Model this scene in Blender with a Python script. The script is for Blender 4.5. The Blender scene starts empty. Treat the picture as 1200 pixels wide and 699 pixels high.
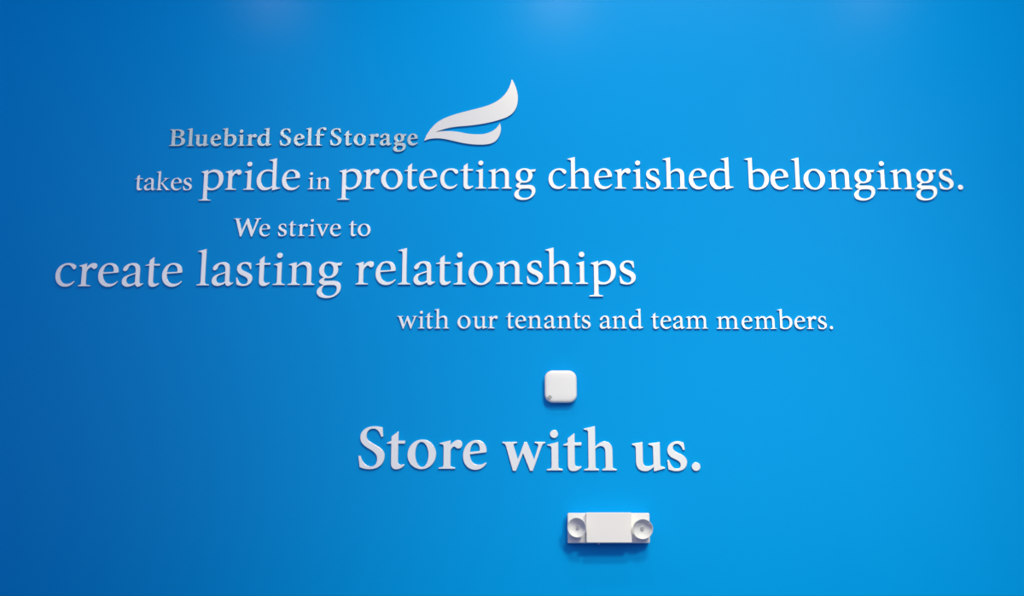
import bpy, bmesh, math
from mathutils import Vector, Matrix
SC = bpy.context.scene
COL = SC.collection
# ---------------------------------------------------------------- camera
PITCH = math.radians(13.2)
cam = bpy.data.cameras.new('camera'); camo = bpy.data.objects.new('camera', cam); COL.objects.link(camo)
camo.location = (0.0, -4.575*math.cos(PITCH), 1.6)
camo.rotation_euler = (math.pi/2 + PITCH, 0, 0)
cam.sensor_width = 36; cam.lens = 45; cam.clip_end = 60
SC.camera = camo
# ---------------------------------------------------------------- room light (soft daylight-cool surround)
wd = bpy.data.worlds.new('world'); SC.world = wd; wd.use_nodes = True
bg = wd.node_tree.nodes['Background']
bg.inputs[0].default_value = (0.12, 0.12, 1.0, 1); bg.inputs[1].default_value = 0.21
def area(name, loc, aim, size, power, color=(1, 1, 1), shape='RECTANGLE', size_y=None, spread=180):
    l = bpy.data.lights.new(name, 'AREA'); l.shape = shape; l.size = size
    if shape == 'RECTANGLE': l.size_y = size_y or size
    l.energy = power; l.color = color; l.spread = math.radians(spread)
    o = bpy.data.objects.new(name, l); COL.objects.link(o); o.location = loc
    o.rotation_euler = (Vector(aim)-Vector(loc)).to_track_quat('-Z', 'Y').to_euler()
    return o
def spot(name, loc, aim, angle, power, color, radius):
    l = bpy.data.lights.new(name, 'SPOT'); l.spot_size = math.radians(angle); l.spot_blend = 1.0
    l.energy = power; l.color = color; l.shadow_soft_size = radius
    o = bpy.data.objects.new(name, l); COL.objects.link(o); o.location = loc
    o.rotation_euler = (Vector(aim)-Vector(loc)).to_track_quat('-Z', 'Y').to_euler()
    return o
# three display lamps of the room aimed at the sign from above, most of them to its right
for loc, aim, ang, p in (((3.0, -6.2, 6.2), (0.81, 0, 1.12), 27, 1110), ((1.5, -6.4, 9.0), (0.85, 0, 2.99), 31, 1330),
                         ((2.4, -4.6, 7.1), (0.27, 0, 3.04), 29, 262)):
    spot('display_lamp', loc, aim, ang, p, (1.00, 1, 0.77), 0.60)
# unseen light panel added behind the camera for soft fill and letter reflections
area('rear_fill_panel', (0, -5.2, 3.75), (0, 0, 3.75), 8.0, 87, (0.90, 0.95, 1.02), size_y=3.8)
# small pendant panel, mirrored in the middle of the metal heading
area('pendant_light', (-1.53, -5.0, 5.1), (-0.7, 0, 3.2), 0.8, 2.6, (1, 1, 1), size_y=0.35)
# row of three recessed downlights above the wall, mirrored as soft glows in the satin paint
for x, p in ((-1.15, 4.4), (0.226, 7.0), (1.72, 3.8)):
    area('recessed_downlight', (x, -1.2, 4.44), (x, -1.2, 0), 0.16, p, (1.15, 0.95, 0.85), 'DISK')
SC.view_settings.view_transform = 'Standard'; SC.view_settings.look = 'None'
SC.view_settings.exposure = 0.0; SC.view_settings.gamma = 1.0; SC.view_settings.use_curve_mapping = False
# ---------------------------------------------------------------- materials
def mat(name, base, rough=0.5, metal=0.0, spec=0.5, bump=None, emit=None):
    m = bpy.data.materials.new(name); m.use_nodes = True; nt = m.node_tree; b = nt.nodes['Principled BSDF']
    b.inputs['Base Color'].default_value = (*base, 1); b.inputs['Roughness'].default_value = rough
    b.inputs['Metallic'].default_value = metal; b.inputs['Specular IOR Level'].default_value = spec
    tc = nt.nodes.new('ShaderNodeTexCoord')
    if bump:
        sc, dist, det, stretch = bump
        mp = nt.nodes.new('ShaderNodeMapping'); mp.inputs['Scale'].default_value = stretch
        ns = nt.nodes.new('ShaderNodeTexNoise'); ns.inputs['Scale'].default_value = sc; ns.inputs['Detail'].default_value = det
        bp = nt.nodes.new('ShaderNodeBump'); bp.inputs['Distance'].default_value = dist; bp.inputs['Strength'].default_value = 1
        nt.links.new(tc.outputs['Object'], mp.inputs['Vector']); nt.links.new(mp.outputs[0], ns.inputs['Vector'])
        nt.links.new(ns.outputs['Fac'], bp.inputs['Height']); nt.links.new(bp.outputs[0], b.inputs['Normal'])
    if emit:
        b.inputs['Emission Color'].default_value = (*emit[0], 1); b.inputs['Emission Strength'].default_value = emit[1]
    return m
M_WALL = mat('blue_satin_wall_paint', (0.0, 0.370, 0.855), 0.25, 0, 0.06, (260, 0.00025, 3, (1, 1, 1)))
M_FLOOR = mat('grey_floor', (0.30, 0.30, 0.31), 0.5, 0, 0.4, (60, 0.0005, 3, (1, 1, 1)))
M_WHITE = mat('white_letter_face', (0.93, 0.93, 0.85), 0.33, 0.63, 0.4)
M_EMBLEM = mat('pale_grey_emblem_face', (0.76, 0.76, 0.71), 0.30, 0.62, 0.4)
M_METAL = mat('brushed_metal', (0.50, 0.58, 0.55), 0.20, 0.9, 0.5, (90, 0.00012, 4, (1, 1, 14)))
M_PLASTIC = mat('white_plastic', (0.97, 0.96, 0.92), 0.42, 0, 0.5, (900, 0.00003, 2, (1, 1, 1)))
M_PLASTIC2 = mat('warm_white_housing', (0.93, 0.90, 0.86), 0.5, 0, 0.4, (900, 0.00003, 2, (1, 1, 1)))
M_DISH = mat('satin_reflector', (0.86, 0.85, 0.83), 0.5, 0.0, 0.35)
M_LENS = mat('frosted_bulb_lens', (0.55, 0.56, 0.57), 0.2, 0, 0.6)
M_GREY = mat('grey_print', (0.30, 0.32, 0.30), 0.6)
M_PINK = mat('pale_indicator_lens', (0.85, 0.62, 0.72), 0.3)
M_DARK = mat('dark_gap', (0.12, 0.12, 0.13), 0.7)
# ---------------------------------------------------------------- helpers
def tag(o, label=None, cat=None, group=None, kind=None):
    if label: o['label'] = label
    if cat: o['category'] = cat
    if group: o['group'] = group
    if kind: o['kind'] = kind
    return o
def link(name, me, m=None, parent=None, loc=(0, 0, 0), rot=(0, 0, 0)):
    o = bpy.data.objects.new(name, me); COL.objects.link(o)
    if m and me and not me.materials: me.materials.append(m)
    o.location = loc; o.rotation_euler = rot
    if parent: o.parent = parent
    return o
def from_bm(name, bm, smooth=True, angle=40):
    bmesh.ops.recalc_face_normals(bm, faces=bm.faces)
    me = bpy.data.meshes.new(name); bm.to_mesh(me); bm.free()
    if smooth:
        me.set_sharp_from_angle(angle=math.radians(angle))
        for p in me.polygons: p.use_smooth = len(p.vertices) <= 4
    return me
def box(bm, x0, x1, y0, y1, z0, z1, bev=0, seg=2):
    t = bmesh.new(); r = bmesh.ops.create_cube(t, size=1)
    for v in t.verts:
        v.co = Vector(((x0+x1)/2+v.co.x*(x1-x0), (y0+y1)/2+v.co.y*(y1-y0), (z0+z1)/2+v.co.z*(z1-z0)))
    if bev: bmesh.ops.bevel(t, geom=list(t.edges), offset=bev, segments=seg, affect='EDGES', profile=0.5)
    me = bpy.data.meshes.new('t'); t.to_mesh(me); t.free(); bm.from_mesh(me); bpy.data.meshes.remove(me)
def lathe(bm, prof, n=48):
    """profile (radius, y) turned about the y axis"""
    rings = []
    for r, y in prof:
        if r < 1e-6: rings.append([bm.verts.new((0, y, 0))])
        else: rings.append([bm.verts.new((r*math.cos(2*math.pi*k/n), y, r*math.sin(2*math.pi*k/n))) for k in range(n)])
    for a, b in zip(rings, rings[1:]):
        for k in range(n):
            q = [a[k % len(a)], a[(k+1) % len(a)], b[(k+1) % len(b)], b[k % len(b)]]
            f = []
            for v in q:
                if v not in f: f.append(v)
            if len(f) > 2: bm.faces.new(f)
def loft(bm, rings, cap0=True, cap1=True):
    vs = [[bm.verts.new(p) for p in r] for r in rings]
    n = len(vs[0])
    for a, b in zip(vs, vs[1:]):
        for k in range(n): bm.faces.new((a[k], a[(k+1) % n], b[(k+1) % n], b[k]))
    if cap0: bm.faces.new(vs[0])
    if cap1: bm.faces.new(vs[-1])
def rrect(w, h, r, y, n=8, cx=0, cz=0):
    pts = []
    for sx, sz, a0 in ((1, 1, 0), (-1, 1, 90), (-1, -1, 180), (1, -1, 270)):
        for k in range(n+1):
            a = math.radians(a0+90*k/n)
            pts.append((cx+sx*(w/2-r)+r*math.cos(a), y, cz+sz*(h/2-r)+r*math.sin(a)))
    return pts
# ---------------------------------------------------------------- setting
bm = bmesh.new(); box(bm, -5, 5, 0, 0.15, 0, 5)
tag(link('wall_back', from_bm('wall_back', bm, False), M_WALL), kind='structure')
bm = bmesh.new(); box(bm, -5, 5, -7, 0.0, -0.1, 0)
tag(link('floor', from_bm('floor', bm, False), M_FLOOR), kind='structure')
# ---- letterforms (1000 units to the em, y up, baseline 0); H/V are quarter-ellipse turns ----
def foot(sl, sr, a=70, b=70, y0=0):
    """right side of a stem down round its slab serif and up to the left side"""
    return (f"L {sr} {y0+78} C {sr} {y0+42} {sr+8} {y0+30} {sr+30} {y0+26} L {sr+b} {y0+19} L {sr+b} {y0} "
            f"L {sl-a} {y0} L {sl-a} {y0+19} L {sl-30} {y0+26} C {sl-8} {y0+30} {sl} {y0+42} {sl} {y0+78} ")
def flag(sl, sr, top, d=64, tip=47):
    """up the left side of a stem, out to its wedge and over to the top right"""
    return (f"L {sl} {top-118} C {sl} {top-78} {sl-7} {top-68} {sl-30} {top-64} L {sl-d} {top-tip-10} L {sl-d} {top-tip+4} "
            f"L {sr} {top} ")
def disc(cx, cy, r):
    return f"M {cx} {cy-r} H {cx-r} {cy} V {cx} {cy+r} H {cx+r} {cy} V {cx} {cy-r} Z "
ARCH = lambda x, xl, xr: (f"L {x} 366 C {x+40} 404 {x+92} 448 {x+145} 448 C {xr-49} 448 {xr} 395 {xr} 310 " + foot(xl, xr, 64, 63) +
                          f"L {xl} 285 C {xl} 350 {xl-28} 388 {xl-85} 388 C {x+70} 388 {x+33} 362 {x} 328 ")
R = {  # regular
 'o': "M 226 -11 H 0 215 V 229 449 H 452 224 V 226 -11 Z M 236 26 H 352 205 V 216 412 H 98 232 V 236 26 Z",
 'e': "M 88 236 L 352 258 C 368 260 373 266 373 285 C 373 390 300 448 208 448 C 90 448 0 345 0 205 C 0 80 80 -11 196 -11 C 265 -11 330 22 373 88 L 360 103 C 325 65 280 48 232 48 C 150 48 92 110 88 236 Z M 90 268 L 250 276 C 275 278 281 284 281 300 C 281 362 250 412 190 412 C 140 412 98 360 90 268 Z",
 'c': "M 361 90 L 348 104 C 312 66 270 48 222 48 C 140 48 86 115 86 225 C 86 330 140 408 214 408 C 258 408 280 380 305 345 C 315 328 335 318 350 326 C 368 336 377 360 374 380 C 365 425 290 448 228 448 C 100 448 0 350 0 210 C 0 80 80 -11 196 -11 C 265 -11 320 22 361 90 Z",
 'r': "M 142 262 " + foot(56, 142, 56, 88) + flag(56, 142, 440, 56) + "L 142 368 C 165 402 215 447 262 447 C 305 447 332 425 332 390 C 332 355 305 328 280 328 C 262 328 250 338 242 350 C 232 362 220 366 208 358 C 175 338 146 300 142 262 Z",
 'n': "M 155 328 " + foot(73, 155, 73, 73) + flag(73, 155, 440) + ARCH(155, 350, 434) + "Z",
 'm': "M 155 328 " + foot(73, 155, 73, 68) + flag(73, 155, 440) + "L 155 366 C 190 404 242 448 290 448 C 350 448 395 418 408 366 C 445 404 500 448 552 448 C 635 448 690 395 690 310 " + foot(606, 690, 62, 66) + "L 606 285 C 606 350 578 388 522 388 C 480 388 448 368 420 338 L 420 285 " + foot(338, 420, 66, 62) + "L 338 285 C 338 350 312 388 262 388 C 225 388 188 362 155 328 Z",
 'h': "M 160 328 " + foot(76, 160, 70, 66) + flag(76, 160, 700, 72) + ARCH(160, 358, 444) + "Z",
 'l': "M 160 328 " + foot(78, 162, 72, 72) + flag(78, 162, 702, 74) + "Z",
 'i': "M 157 300 " + foot(75, 157, 75, 71) + flag(75, 157, 440) + "Z|" + disc(112, 566, 53),
 't': "M 161 393 L 161 110 C 161 70 175 50 205 50 C 225 50 245 56 268 66 L 277 50 C 250 10 205 -12 160 -12 C 105 -12 74 20 74 90 L 74 393 L 2 391 L 2 404 L 74 430 L 74 478 C 74 495 80 502 92 510 L 155 562 L 162 557 L 162 430 L 275 430 L 268 393 Z",
 's': "M 8 152 L 30 152 C 48 80 95 24 155 24 C 200 24 224 52 224 92 C 224 135 195 158 140 182 C 70 213 16 245 16 322 C 16 395 80 449 165 449 C 210 449 245 440 272 428 C 278 395 280 350 281 312 L 258 308 C 245 365 215 413 160 413 C 120 413 92 388 92 350 C 92 312 120 292 180 266 C 255 234 309 200 309 130 C 309 45 235 -11 145 -11 C 95 -11 50 0 20 18 C 14 60 9 110 8 152 Z",
 'a': "M 327 100 C 327 65 340 50 360 52 L 398 62 L 402 46 C 375 20 330 -11 305 -11 C 275 -11 258 15 250 44 C 215 12 160 -11 108 -11 C 45 -11 0 30 0 90 C 0 170 60 200 135 225 C 180 240 225 250 244 264 L 244 300 C 244 365 215 404 165 404 C 130 404 112 375 100 335 C 92 305 70 288 45 288 C 22 288 8 305 10 328 C 15 385 110 449 195 449 C 285 449 330 400 327 310 Z M 244 235 C 200 215 160 205 130 190 C 100 175 85 150 85 118 C 85 75 110 46 150 46 C 190 46 225 62 244 80 Z",
 'd': "M 411 105 C 411 72 418 60 445 56 L 500 46 L 500 30 L 345 -12 L 327 -8 L 329 48 C 285 10 230 -11 165 -11 C 65 -11 0 85 0 205 C 0 345 100 449 225 449 C 265 449 300 441 329 428 " + flag(329, 411, 700, 78) + "Z M 329 385 C 300 400 265 408 228 408 C 145 408 92 340 92 225 C 92 120 145 50 225 50 C 265 50 300 65 329 88 Z",
 'b': "M 73 30 C 120 0 190 -11 240 -11 C 395 -11 498 90 498 235 C 498 360 415 449 310 449 C 250 449 200 430 155 395 L 155 700 L -5 666 L -5 653 L 42 646 C 68 642 73 632 73 592 Z M 155 352 C 190 378 235 392 275 392 C 350 392 402 330 402 220 C 402 110 345 30 255 30 C 205 30 155 55 155 100 Z",
 'p': "M 171 0 " + foot(87, 171, 87, 78, -237) + flag(87, 171, 440, 58) + "L 171 388 C 205 425 255 449 310 449 C 420 449 497 365 497 245 C 497 100 390 -11 255 -11 C 220 -11 195 -6 171 0 Z M 171 345 C 205 372 240 388 280 388 C 355 388 402 325 402 222 C 402 110 350 32 262 32 C 220 32 190 50 171 78 Z",
 'g': "M 120 148 C 80 125 42 100 36 70 C 34 45 70 15 118 2 C 55 -25 0 -70 0 -130 C 0 -205 80 -250 185 -250 C 330 -250 446 -155 446 -40 C 446 45 390 82 300 82 C 250 82 190 78 150 80 C 125 82 118 92 125 105 C 135 120 150 130 165 135 C 180 131 195 130 212 130 C 315 130 386 200 386 292 C 386 325 378 350 362 370 L 425 372 C 432 372 436 376 440 385 L 456 420 L 450 430 L 330 418 C 300 438 262 449 215 449 C 110 449 32 375 32 278 C 32 215 65 170 120 148 Z M 212 166 C 160 166 124 220 124 290 C 124 365 155 412 205 412 C 260 412 296 360 296 285 C 296 210 262 166 212 166 Z M 140 -8 C 180 0 240 2 290 0 C 345 -2 368 -25 368 -70 C 368 -145 310 -205 225 -205 C 150 -205 94 -165 94 -105 C 94 -65 115 -28 140 -8 Z",
 'u': "M 422 100 C 422 70 430 58 455 54 L 506 46 L 506 30 L 358 -12 L 342 -6 L 342 60 C 300 18 255 -11 205 -11 C 120 -11 76 40 76 130 L 76 330 C 76 368 70 378 45 382 L 4 390 L 4 404 L 158 437 L 158 150 C 158 85 185 52 235 52 C 275 52 310 70 340 98 L 340 330 C 340 368 332 380 308 383 L 262 390 L 262 404 L 422 437 Z",
 'w': "M 0 437 L 218 437 L 218 420 C 170 415 152 408 164 370 L 246 138 L 342 442 L 378 442 L 500 138 L 575 372 C 586 405 572 414 528 420 L 528 437 L 700 437 L 700 420 C 660 414 645 402 632 370 L 488 -8 L 458 -8 L 345 292 L 228 -8 L 198 -8 L 68 372 C 57 402 44 414 0 420 Z",
 'v': "M 0 437 L 212 437 L 212 420 C 165 415 148 408 160 370 L 252 122 L 345 368 C 358 402 345 415 298 420 L 298 437 L 470 437 L 470 420 C 430 414 418 400 402 365 L 246 -8 L 214 -8 L 68 372 C 57 402 44 414 0 420 Z",
 'W': "M 0 651 L 262 651 L 262 633 C 205 627 185 618 196 578 L 298 215 L 470 651 L 512 651 L 674 215 L 795 572 C 808 615 790 628 722 633 L 722 651 L 960 651 L 960 633 C 905 625 885 608 870 565 L 666 -12 L 622 -12 L 462 455 L 284 -12 L 240 -12 L 82 575 C 70 615 52 627 0 633 Z",
 'k': "M 155 222 " + foot(73, 155, 73, 68) + flag(73, 155, 700, 68) + "L 155 245 C 190 265 230 310 272 352 C 300 382 305 402 285 410 L 250 420 L 250 437 L 445 437 L 445 420 C 395 415 370 400 340 372 L 232 268 L 380 80 C 405 50 430 28 500 18 L 500 0 L 355 0 C 340 20 300 78 270 118 L 192 218 C 180 232 168 230 155 222 Z",
 '.': disc(57, 43, 55),
}
S = {  # semibold
 'S': "M 4 200 L 38 202 C 60 120 120 34 205 34 C 268 34 300 85 300 150 C 300 225 255 262 175 308 C 85 360 26 405 26 495 C 26 600 120 669 245 669 C 300 669 345 660 379 648 C 378 600 384 555 390 508 L 357 497 C 335 570 295 630 232 630 C 165 630 126 585 126 520 C 126 460 165 430 240 388 C 340 332 418 295 418 200 C 418 70 320 -11 190 -11 C 130 -11 70 2 28 25 C 22 80 8 140 4 200 Z",
 'o': "M 226 -11 H 0 215 V 229 458 H 452 230 V 226 -11 Z M 234 26 H 331 212 V 218 418 H 124 238 V 234 26 Z",
 't': "M 180 392 L 180 125 C 180 85 195 62 225 62 C 245 62 262 68 276 74 L 284 52 C 255 12 205 -12 155 -12 C 100 -12 70 20 70 90 L 70 392 L 2 390 L 2 408 L 70 440 L 70 490 C 70 505 76 512 88 520 L 172 585 L 182 578 L 181 440 L 290 440 L 284 392 Z",
 'r': "M 188 285 " + foot(76, 188, 76, 74) + flag(76, 188, 450, 62) + "L 188 376 C 210 412 258 456 305 456 C 345 456 372 428 372 388 C 372 350 345 318 308 318 C 288 318 275 330 262 342 C 250 352 238 352 225 342 C 205 326 192 305 188 285 Z",
 'e': "M 110 232 L 350 262 C 366 264 373 270 373 290 C 373 395 305 458 210 458 C 90 458 0 350 0 210 C 0 80 80 -11 196 -11 C 270 -11 335 30 372 90 L 360 112 C 330 82 285 70 245 70 C 165 70 112 135 110 232 Z M 112 272 L 240 284 C 258 286 264 292 264 310 C 264 370 240 415 196 415 C 150 415 118 360 112 272 Z",
 'w': "M 0 449 L 233 449 L 233 430 C 180 424 172 415 180 385 L 245 178 L 345 446 L 392 446 L 500 175 L 562 372 C 575 412 560 424 510 430 L 510 449 L 678 449 L 678 430 C 645 424 632 408 618 372 L 480 -6 L 435 -6 L 327 270 L 215 -6 L 165 -6 L 60 372 C 48 410 38 424 0 430 Z",
 'i': "M 182 300 " + foot(73, 182, 73, 68) + flag(73, 182, 449, 62) + "Z|" + disc(116, 575, 64),
 'h': "M 180 328 " + foot(68, 180, 68, 54) + flag(68, 180, 702, 68) + "L 180 378 C 215 414 268 458 320 458 C 402 458 450 405 450 320 " + foot(337, 450, 56, 61) + "L 337 290 C 337 350 312 384 262 384 C 230 384 205 366 180 336 Z",
 'u': "M 440 110 C 440 80 448 66 470 62 L 512 50 L 512 32 L 350 -12 L 335 -6 L 335 55 C 300 18 250 -11 200 -11 C 110 -11 58 45 58 135 L 58 335 C 58 375 52 388 30 394 L 0 402 L 0 420 L 168 449 L 168 155 C 168 95 195 66 240 66 C 280 66 310 82 330 105 L 330 335 C 330 378 322 390 300 396 L 262 404 L 262 422 L 440 449 Z",
 's': "M 4 160 L 34 162 C 55 85 100 28 152 28 C 190 28 212 52 212 88 C 212 128 185 150 130 176 C 60 208 8 242 8 322 C 8 402 78 459 165 459 C 210 459 245 450 270 438 C 276 400 280 365 285 328 L 256 318 C 240 372 208 420 160 420 C 122 420 98 396 98 362 C 98 325 125 305 185 277 C 260 242 315 210 315 136 C 315 45 240 -11 148 -11 C 98 -11 50 2 18 20 C 12 65 6 115 4 160 Z",
 '.': disc(69, 62, 68),
 'B': "M 0 0 L 0 20 C 65 28 82 38 82 95 L 82 556 C 82 613 65 622 8 631 L 8 651 L 290 651 C 435 651 530 600 530 500 C 530 420 460 370 385 352 C 490 338 575 285 575 190 C 575 65 460 0 290 0 Z M 202 375 L 202 600 C 215 608 240 612 265 612 C 350 612 402 570 402 490 C 402 410 350 370 260 370 C 235 370 215 372 202 375 Z M 202 328 C 220 332 245 334 270 334 C 375 334 442 285 442 190 C 442 95 380 42 290 42 C 215 42 202 62 202 110 Z",
 'l': "M 190 300 " + foot(78, 190, 74, 70) + flag(78, 190, 702, 72) + "Z",
 'f': "M 184 392 " + foot(74, 184, 74, 88) + "L 74 392 L 4 390 L 4 408 L 74 442 C 78 560 95 610 150 655 C 195 692 255 712 320 712 C 385 712 425 690 425 655 C 425 620 400 598 370 598 C 345 598 328 612 318 632 C 308 655 290 668 268 668 C 205 668 184 600 184 500 L 184 442 L 345 442 L 332 392 Z",
 'a': "M 345 110 C 345 76 356 62 375 64 L 412 74 L 418 54 C 385 15 340 -11 310 -11 C 275 -11 252 12 243 44 C 208 10 160 -11 112 -11 C 45 -11 0 32 0 95 C 0 172 55 205 130 228 C 180 243 220 255 236 268 L 236 310 C 236 372 210 410 168 410 C 135 410 122 380 112 345 C 102 308 78 290 50 290 C 22 290 6 310 8 335 C 14 395 115 459 205 459 C 300 459 348 410 345 320 Z M 236 232 C 200 214 165 204 142 188 C 118 172 106 150 106 122 C 106 82 130 58 164 58 C 196 58 222 72 236 92 Z",
 'd': "M 430 115 C 430 84 438 70 465 66 L 518 54 L 518 36 L 355 -12 L 335 -6 L 324 50 C 280 10 225 -11 165 -11 C 65 -11 0 85 0 205 C 0 350 100 459 225 459 C 262 459 292 452 320 440 " + flag(320, 430, 702, 76) + "Z M 320 385 C 298 402 268 412 236 412 C 162 412 118 342 118 228 C 118 128 162 66 232 66 C 268 66 298 80 320 102 Z",
 'b': "M 68 30 C 115 0 185 -11 240 -11 C 395 -11 505 90 505 240 C 505 370 420 459 312 459 C 258 459 214 442 178 412 L 178 702 L -8 668 L -8 652 L 38 644 C 62 640 68 628 68 588 Z M 178 352 C 208 376 240 388 270 388 C 338 388 385 330 385 222 C 385 112 335 38 255 38 C 208 38 178 62 178 110 Z",
 'g': "M 118 145 C 78 125 36 102 32 68 C 30 40 66 12 112 0 C 50 -27 -6 -72 -6 -132 C -6 -210 78 -256 185 -256 C 335 -256 456 -155 456 -38 C 456 52 395 92 300 92 C 250 92 198 88 160 90 C 138 92 132 100 140 110 C 148 122 155 126 168 130 C 182 127 198 126 214 126 C 322 126 398 200 398 292 C 398 322 390 345 376 362 L 432 364 C 440 364 444 370 448 380 L 466 428 L 460 438 L 334 428 C 302 448 262 459 215 459 C 108 459 22 380 22 278 C 22 215 60 168 118 145 Z M 212 166 C 168 166 140 220 140 290 C 140 365 165 414 205 414 C 252 414 280 360 280 285 C 280 210 255 166 212 166 Z M 150 -14 C 185 -8 240 -6 288 -8 C 335 -10 352 -32 352 -70 C 352 -135 305 -190 230 -190 C 160 -190 108 -158 108 -105 C 108 -68 128 -32 150 -14 Z",
}
def parse(path):
    """path text -> list of closed loops of cubic segments [(p0, c1, c2, p1), ...]"""
    tk = path.split(); i = 0; loops = []; cur = None; seg = []
    K = 0.5523
    def nums(n):
        nonlocal i
        v = [float(q) for q in tk[i:i+n]]; i += n
        return v
    while i < len(tk):
        c = tk[i]; i += 1
        if c == 'M':
            x, y = nums(2); cur = start = (x, y); seg = []
        elif c in 'LHV':
            x, y = nums(2); a = cur; b = (x, y)
            if a == b: continue
            if c == 'L': seg.append((a, None, None, b))
            elif c == 'H': seg.append((a, (a[0]+(b[0]-a[0])*K, a[1]), (b[0], b[1]-(b[1]-a[1])*K), b))
            else: seg.append((a, (a[0], a[1]+(b[1]-a[1])*K), (b[0]-(b[0]-a[0])*K, b[1]), b))
            cur = b
        elif c == 'C':
            v = nums(6); b = (v[4], v[5])
            seg.append((cur, (v[0], v[1]), (v[2], v[3]), b)); cur = b
        elif c == 'Z':
            if cur != start: seg.append((cur, None, None, start))
            loops.append(seg); seg = []
    return loops
def flatten(seg, n=7):
    pts = []
    for a, c1, c2, b in seg:
        pts.append(a)
        if c1 is None: continue
        for k in range(1, n):
            t = k/n; u = 1-t
            pts.append((u*u*u*a[0]+3*u*u*t*c1[0]+3*u*t*t*c2[0]+t*t*t*b[0], u*u*u*a[1]+3*u*u*t*c1[1]+3*u*t*t*c2[1]+t*t*t*b[1]))
    return pts
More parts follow.
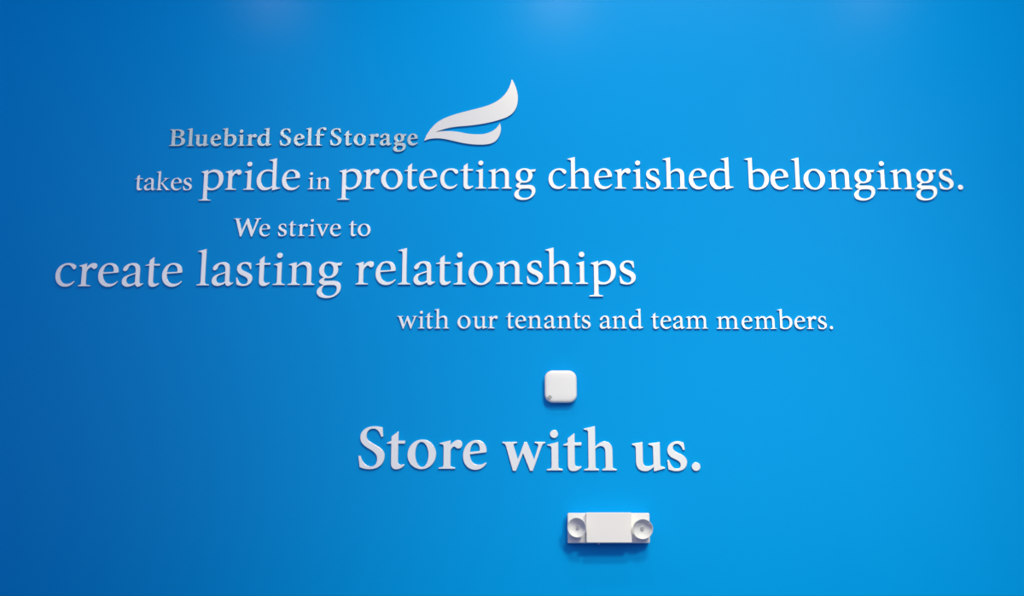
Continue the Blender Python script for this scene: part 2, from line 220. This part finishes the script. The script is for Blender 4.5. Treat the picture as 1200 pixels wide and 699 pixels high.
# wall positions (metres) of every letter: word, key, weight, mm per outline unit, [(x, z of the baseline), ...]
WORDS = [
 ('Bluebird', 'm1', 'S', 0.09915, [(-1.2587, 3.2168), (-1.1948, 3.2168), (-1.166, 3.2171), (-1.1076, 3.2171), (-1.0633, 3.2174), (-1.0071, 3.2174), (-0.9762, 3.2181), (-0.9357, 3.2181)]),
 ('Self', 'm2', 'S', 0.09915, [(-0.8543, 3.2187), (-0.8016, 3.2187), (-0.7573, 3.2187), (-0.7253, 3.2187)]),
 ('Storage', 'm3', 'S', 0.09916, [(-0.6687, 3.2197), (-0.6179, 3.2197), (-0.5821, 3.2197), (-0.5273, 3.2197), (-0.4852, 3.2197), (-0.4356, 3.2197), (-0.3845, 3.2197)]),
 ('takes', 'w1', 'R', 0.10579, [(-1.3755, 3.0467), (-1.3411, 3.0467), (-1.298, 3.0467), (-1.244, 3.0467), (-1.1994, 3.0467)]),
 ('pride', 'w2', 'R', 0.17426, [(-1.1395, 3.048), (-1.0455, 3.048), (-0.979, 3.048), (-0.9318, 3.048), (-0.8394, 3.048)]),
 ('in', 'w3', 'R', 0.10581, [(-0.7439, 3.05), (-0.7146, 3.05)]),
 ('protecting', 'w4', 'R', 0.17430, [(-0.6351, 3.051), (-0.5416, 3.051), (-0.4778, 3.051), (-0.3938, 3.051), (-0.3387, 3.051), (-0.2621, 3.0526), (-0.1899, 3.0526), (-0.1336, 3.0526), (-0.087, 3.0526), (0.0078, 3.0526)]),
 ('cherished', 'w5', 'R', 0.17429, [(0.1332, 3.0526), (0.2024, 3.0526), (0.2998, 3.0526), (0.3754, 3.0526), (0.4401, 3.0526), (0.4871, 3.0516), (0.5511, 3.0516), (0.6453, 3.0516), (0.7206, 3.0516)]),
 ('belongings.', 'w6', 'R', 0.17428, [(0.8511, 3.0503), (0.9431, 3.0503), (1.0211, 3.0503), (1.0637, 3.0503), (1.1536, 3.0503), (1.2446, 3.0503), (1.3322, 3.0503), (1.3799, 3.0503), (1.4706, 3.0503), (1.5566, 3.0503), (1.6247, 3.0503)]),
 ('We', 'w7', 'R', 0.10365, [(-1.0074, 2.8721), (-0.9136, 2.8721)]),
 ('strive', 'w8', 'R', 0.10366, [(-0.8461, 2.8728), (-0.8091, 2.8728), (-0.7731, 2.8728), (-0.7346, 2.8728), (-0.7093, 2.8728), (-0.6577, 2.8728)]),
 ('to', 'w9', 'R', 0.10366, [(-0.5903, 2.8731), (-0.5581, 2.8731)]),
 ('create', 'w10', 'R', 0.19379, [(-1.6366, 2.686), (-1.5533, 2.686), (-1.4833, 2.686), (-1.3974, 2.686), (-1.3167, 2.686), (-1.2546, 2.686)]),
 ('lasting', 'w11', 'R', 0.19383, [(-1.1305, 2.6891), (-1.0756, 2.6891), (-0.99, 2.6891), (-0.9207, 2.6891), (-0.8568, 2.6907), (-0.8034, 2.6907), (-0.6981, 2.6907)]),
 ('relationships', 'w12', 'R', 0.19387, [(-0.5602, 2.6926), (-0.4894, 2.6926), (-0.4093, 2.6926), (-0.3532, 2.6926), (-0.2731, 2.6926), (-0.2094, 2.6926), (-0.156, 2.6926), (-0.0574, 2.6945), (0.0513, 2.6945), (0.119, 2.6945), (0.2287, 2.6945), (0.2766, 2.6945), (0.3837, 2.6945)]),
 ('with', 'w13', 'R', 0.10403, [(-0.4088, 2.5317), (-0.334, 2.5317), (-0.3091, 2.5317), (-0.2762, 2.5317)]),
 ('our', 'w14', 'R', 0.10403, [(-0.194, 2.532), (-0.1406, 2.532), (-0.0851, 2.532)]),
 ('tenants', 'w15', 'R', 0.10404, [(-0.0218, 2.5323), (0.0115, 2.5323), (0.0548, 2.5323), (0.1139, 2.5323), (0.1599, 2.5323), (0.2153, 2.5323), (0.2474, 2.5323)]),
 ('and', 'w16', 'R', 0.10403, [(0.3115, 2.5317), (0.3556, 2.5317), (0.415, 2.5317)]),
 ('team', 'w17', 'R', 0.10403, [(0.4938, 2.5311), (0.5272, 2.5311), (0.572, 2.5311), (0.6178, 2.5311)]),
 ('members.', 'w18', 'R', 0.10402, [(0.7273, 2.5302), (0.8157, 2.5302), (0.8614, 2.5302), (0.9446, 2.5302), (1.0033, 2.5302), (1.048, 2.5302), (1.0863, 2.5302), (1.1283, 2.5302)]),
 ('Store', 'w19', 'S', 0.22031, [(-0.5339, 2.0362), (-0.4349, 2.0362), (-0.3629, 2.0362), (-0.2545, 2.0353), (-0.1702, 2.0341)]),
 ('with', 'w20', 'S', 0.22026, [(-0.0335, 2.0297), (0.1208, 2.0297), (0.1781, 2.0297), (0.2498, 2.0297)]),
 ('us.', 'w21', 'S', 0.22025, [(0.417, 2.0294), (0.5374, 2.0294), (0.6222, 2.0294)]),
]
EMBLEM_LOCAL = 'M -172.7 -64.1 C -163.3 -32.2 -145.7 -8.4 -123.5 10.7 C -78.8 44.2 6.8 56.2 60.8 75.4 C 115.0 96.1 139.8 130.8 150.2 180.3 C 164.7 155.0 172.9 126.0 172.8 104.3 C 172.8 63.4 155.6 37.0 119.6 24.1 C 65.6 3.5 7.2 -3.6 -46.8 -7.4 C -78.2 -10.8 -105.1 -17.9 -129.2 -28.4 C -96.1 -22.7 -69.1 -23.7 -37.6 -29.8 C -10.6 -37.0 25.4 -39.4 47.8 -36.0 C 74.8 -29.8 94.9 -17.9 106.1 6.9 C 111.6 -8.4 111.6 -27.5 104.0 -44.1 C 95.1 -65.5 79.4 -77.3 43.6 -78.3 C -10.2 -79.7 -46.2 -67.9 -86.7 -58.4 C -118.2 -51.2 -149.6 -51.2 -172.7 -64.1 Z'
# ---------------------------------------------------------------- raised letters
THICK = 0.007
def outline_mesh(name, path, sc, swell=0.0, thick=THICK, bev=0.0006):
    """a flat-cut letter: filled outline with thickness and a fine rounded arris, back on the wall (y = 0)"""
    cu = bpy.data.curves.new(name, 'CURVE'); cu.dimensions = '2D'; cu.fill_mode = 'BOTH'
    cu.resolution_u = 8; cu.extrude = thick/2-bev; cu.bevel_depth = bev; cu.bevel_resolution = 1; cu.offset = swell-bev
    for seg in parse(path):
        sp = cu.splines.new('BEZIER'); sp.bezier_points.add(len(seg)-1); sp.use_cyclic_u = True
        n = len(seg)
        for k in range(n):
            a, c1, c2, b = seg[k]; prev = seg[k-1]; bp = sp.bezier_points[k]
            bp.handle_left_type = bp.handle_right_type = 'FREE'
            bp.co = (a[0]*sc, a[1]*sc, 0)
            if c1: bp.handle_right = (c1[0]*sc, c1[1]*sc, 0)
            else: bp.handle_right = ((a[0]*2+b[0])/3*sc, (a[1]*2+b[1])/3*sc, 0)
            if prev[2]: bp.handle_left = (prev[2][0]*sc, prev[2][1]*sc, 0)
            else: bp.handle_left = ((a[0]*2+prev[0][0])/3*sc, (a[1]*2+prev[0][1])/3*sc, 0)
    o = bpy.data.objects.new(name, cu); COL.objects.link(o)
    dg = bpy.context.evaluated_depsgraph_get()
    me = bpy.data.meshes.new_from_object(o.evaluated_get(dg), depsgraph=dg)
    bpy.data.objects.remove(o); bpy.data.curves.remove(cu)
    me.transform(Matrix(((1, 0, 0, 0), (0, 0, -1, -thick/2), (0, 1, 0, 0), (0, 0, 0, 1))))
    me.name = name
    me.materials.clear()
    for p in me.polygons: p.use_smooth = False
    return me
_cache = {}
def letter_meshes(ch, w, sc, swell):
    key = (ch, w, round(sc*1e6), swell)
    if key not in _cache:
        tab = S if w == 'S' else R
        _cache[key] = [outline_mesh('letter_form', p, sc, swell) for p in tab[ch].split('|')]
    return _cache[key]
ORD = ['first', 'second', 'third', 'fourth', 'fifth', 'sixth', 'seventh', 'eighth', 'ninth', 'tenth', 'eleventh', 'twelfth', 'thirteenth']
HEAD = {'m1': "first", 'm2': "second", 'm3': "third"}
WHERE = {'w13': ' with before our', 'w20': ' with in the bottom line'}
SIZE = {56: 'large', 63: 'large', 74: 'bold'}
def describe(word, key, i, ch, w, em):
    n = len(word.rstrip('.'))
    if ch == '.':
        return {'w6': 'white raised round full stop after belongings', 'w18': 'small white raised round full stop after members',
                'w21': 'large white raised round full stop closing the bottom line'}[key]
    case = 'capital' if ch.isupper() else 'letter'
    pos = 'last' if i == n-1 else ORD[i]
    if key in HEAD:
        return f"small bold metal {case} {ch.upper()}, {pos} letter in the {HEAD[key]} word of the top line"
    size = 'bold white' if w == 'S' else ('large white' if em > 50 else 'small white')
    wd_ = WHERE.get(key, ' ' + word.rstrip('.'))
    return f"{size} raised {case} {ch.upper()}, {pos} letter of{wd_}"
for word, key, w, sc, pos in WORDS:
    sc = sc/1000; metal = key in HEAD
    em_px = sc*1000/0.00305
    for i, (ch, (x, z)) in enumerate(zip(word, pos)):
        ms = letter_meshes(ch, w, sc, 0.0007 if metal else 0.0)
        m = M_METAL if metal else M_WHITE
        stop = ch == '.'
        me = ms[0]
        o = link('full_stop' if stop else 'raised_letter', me, m, loc=(x, 0, z))
        grp = ("letters of the top line's " + HEAD[key] + " word") if metal else 'letters of the word' + WHERE.get(key, ' ' + word.rstrip('.'))
        tag(o, describe(word, key, i, ch, w, em_px), 'punctuation mark' if stop else 'letter', 'full stops of the sign' if stop else grp)
        for dot in ms[1:]: link('dot', dot, m, o)
# emblem: one flat-cut piece, two feathers joined at the left tip
bx, bz = -0.1506, 3.3
e = outline_mesh('wing_emblem', EMBLEM_LOCAL, 0.001)
tag(link('wing_emblem', e, M_EMBLEM, loc=(bx, 0, bz)), 'white wing shaped emblem of two curved feathers above the text', 'emblem')
# ---------------------------------------------------------------- access point on the wall
cx, cz = 0.1704, 2.3212
ap = tag(link('wall_access_point', None, loc=(cx, 0, cz)), 'white rounded square wireless box between the sentence and the bottom line', 'access point')
W_, H_ = 0.1128, 0.1150
bm = bmesh.new(); loft(bm, [rrect(0.092, 0.094, 0.022, 0), rrect(0.092, 0.094, 0.022, -0.008)])
link('mounting_plate', from_bm('mounting_plate', bm), M_DARK, ap)
bm = bmesh.new()
prof = [(0.010, 0.007), (0.004, 0.0075), (0.001, 0.010), (0, 0.014), (0, 0.019), (0.0010, 0.0225), (0.0035, 0.0255), (0.0075, 0.0272), (0.0130, 0.0280), (0.030, 0.0286)]
loft(bm, [rrect(W_-2*i_, H_-2*i_, max(0.029-i_*0.8, 0.004), -y_, 10) for i_, y_ in prof])
link('housing', from_bm('housing', bm, True, 60), M_PLASTIC, ap)
# small grey lozenge mark printed near the lower left corner
bm = bmesh.new()
for (r0, r1, d) in ((0.0082, 0.0052, 0.0), (0.0026, 0.0, 0.0)):
    n = 4; y = -0.0283
    o_ = [bm.verts.new((r0*math.cos(math.pi/2*k), y-0.0002, r0*math.sin(math.pi/2*k))) for k in range(n)]
    ob = [bm.verts.new((r0*math.cos(math.pi/2*k), y+0.0006, r0*math.sin(math.pi/2*k))) for k in range(n)]
    if r1:
        i_ = [bm.verts.new((r1*math.cos(math.pi/2*k), y-0.0002, r1*math.sin(math.pi/2*k))) for k in range(n)]
        ib = [bm.verts.new((r1*math.cos(math.pi/2*k), y+0.0006, r1*math.sin(math.pi/2*k))) for k in range(n)]
    for k in range(n):
        j = (k+1) % n
        bm.faces.new((o_[k], o_[j], ob[j], ob[k]))
        if r1: bm.faces.new((i_[k], i_[j], o_[j], o_[k])); bm.faces.new((i_[k], i_[j], ib[j], ib[k]))
    if not r1: bm.faces.new(o_)
mk = link('printed_mark', from_bm('printed_mark', bm, False), M_GREY, ap, loc=(-0.0385, -0.0005, -0.0390)); mk['label'] = 'small grey lozenge mark'
# ---------------------------------------------------------------- emergency light
ex, ez = 0.3290, 1.8320
el = tag(link('emergency_light', None, loc=(ex, 0, ez)), 'white twin head emergency light fixed below the bottom line', 'emergency light')
bm = bmesh.new(); loft(bm, [rrect(0.270, 0.092, 0.004, 0, 4), rrect(0.270, 0.092, 0.004, -0.012, 4)])
link('back_plate', from_bm('back_plate', bm), M_PLASTIC2, el)
PW, PH = 0.2795, 0.1015
bm = bmesh.new()
loft(bm, [rrect(PW-2*i_, PH-2*i_, 0.0045, -y_, 5) for i_, y_ in ((0.002, 0.010), (0, 0.012), (0, 0.0365), (0.0008, 0.0388), (0.003, 0.0400))])
link('body', from_bm('body', bm, True, 35), M_PLASTIC2, el)
bm = bmesh.new()
CX0, CX1 = 0.2512-ex, 0.4051-ex
loft(bm, [rrect(CX1-CX0-2*i_, PH-0.0004-2*i_, 0.0020, -y_, 4, (CX0+CX1)/2, 0.0002) for i_, y_ in ((0, 0.030), (0, 0.0600), (0.0006, 0.0612), (0.0018, 0.0618))])
link('cover', from_bm('cover', bm, True, 35), M_PLASTIC2, el)
def lamp_head(x, z, r, tilt_x, tilt_z):
    """a round dish on a short swivel, its hub and lens inside"""
    h = link('lamp_head', None, parent=el, loc=(x-ex, -0.058, z-ez), rot=(tilt_x, 0, tilt_z))
    bm = bmesh.new()
    lathe(bm, [(0.0, 0.010), (0.010, 0.010), (0.017, 0.0065), (r*0.78, -0.002), (r*0.97, -0.012), (r, -0.0165), (r*0.995, -0.0178), (r*0.95, -0.0178), (r*0.93, -0.0165), (r*0.80, -0.0100), (r*0.55, -0.0045), (r*0.28, -0.0020), (0.0, -0.0015)], 56)
    link('dish', from_bm('dish', bm, True, 50), M_DISH, h)
    bm = bmesh.new()
    lathe(bm, [(0.0, -0.0005), (0.0062, -0.0005), (0.0062, -0.0060), (0.0052, -0.0072), (0.0040, -0.0072), (0.0034, -0.0062), (0.0, -0.0060)], 28)
    link('bulb', from_bm('bulb', bm, True, 40), M_LENS, h)
    return h
for x, z, r, tx, tz in ((0.2250, 1.8338, 0.0335, 0.15, -0.38), (0.4407, 1.8305, 0.0345, 0.25, 0.02)):
    bm = bmesh.new(); lathe(bm, [(0.0, -0.038), (0.0125, -0.038), (0.0120, -0.044), (0.0105, -0.0505), (0.0, -0.0505)], 28)
    link('swivel', from_bm('swivel', bm, True, 40), M_PLASTIC2, el, loc=(x-ex, 0, z-ez))
    lamp_head(x, z, r, tx, tz)
bm = bmesh.new()
lathe(bm, [(0.0, 0.004), (0.0038, 0.004), (0.0038, -0.0025), (0.0028, -0.0042), (0.0, -0.0050)], 20)
b = link('test_button', from_bm('test_button', bm, True, 40), M_PINK, el, loc=(0.2932-ex, -0.050, -PH/2), rot=(math.pi/2, 0, 0))
b['label'] = 'pale pink button'
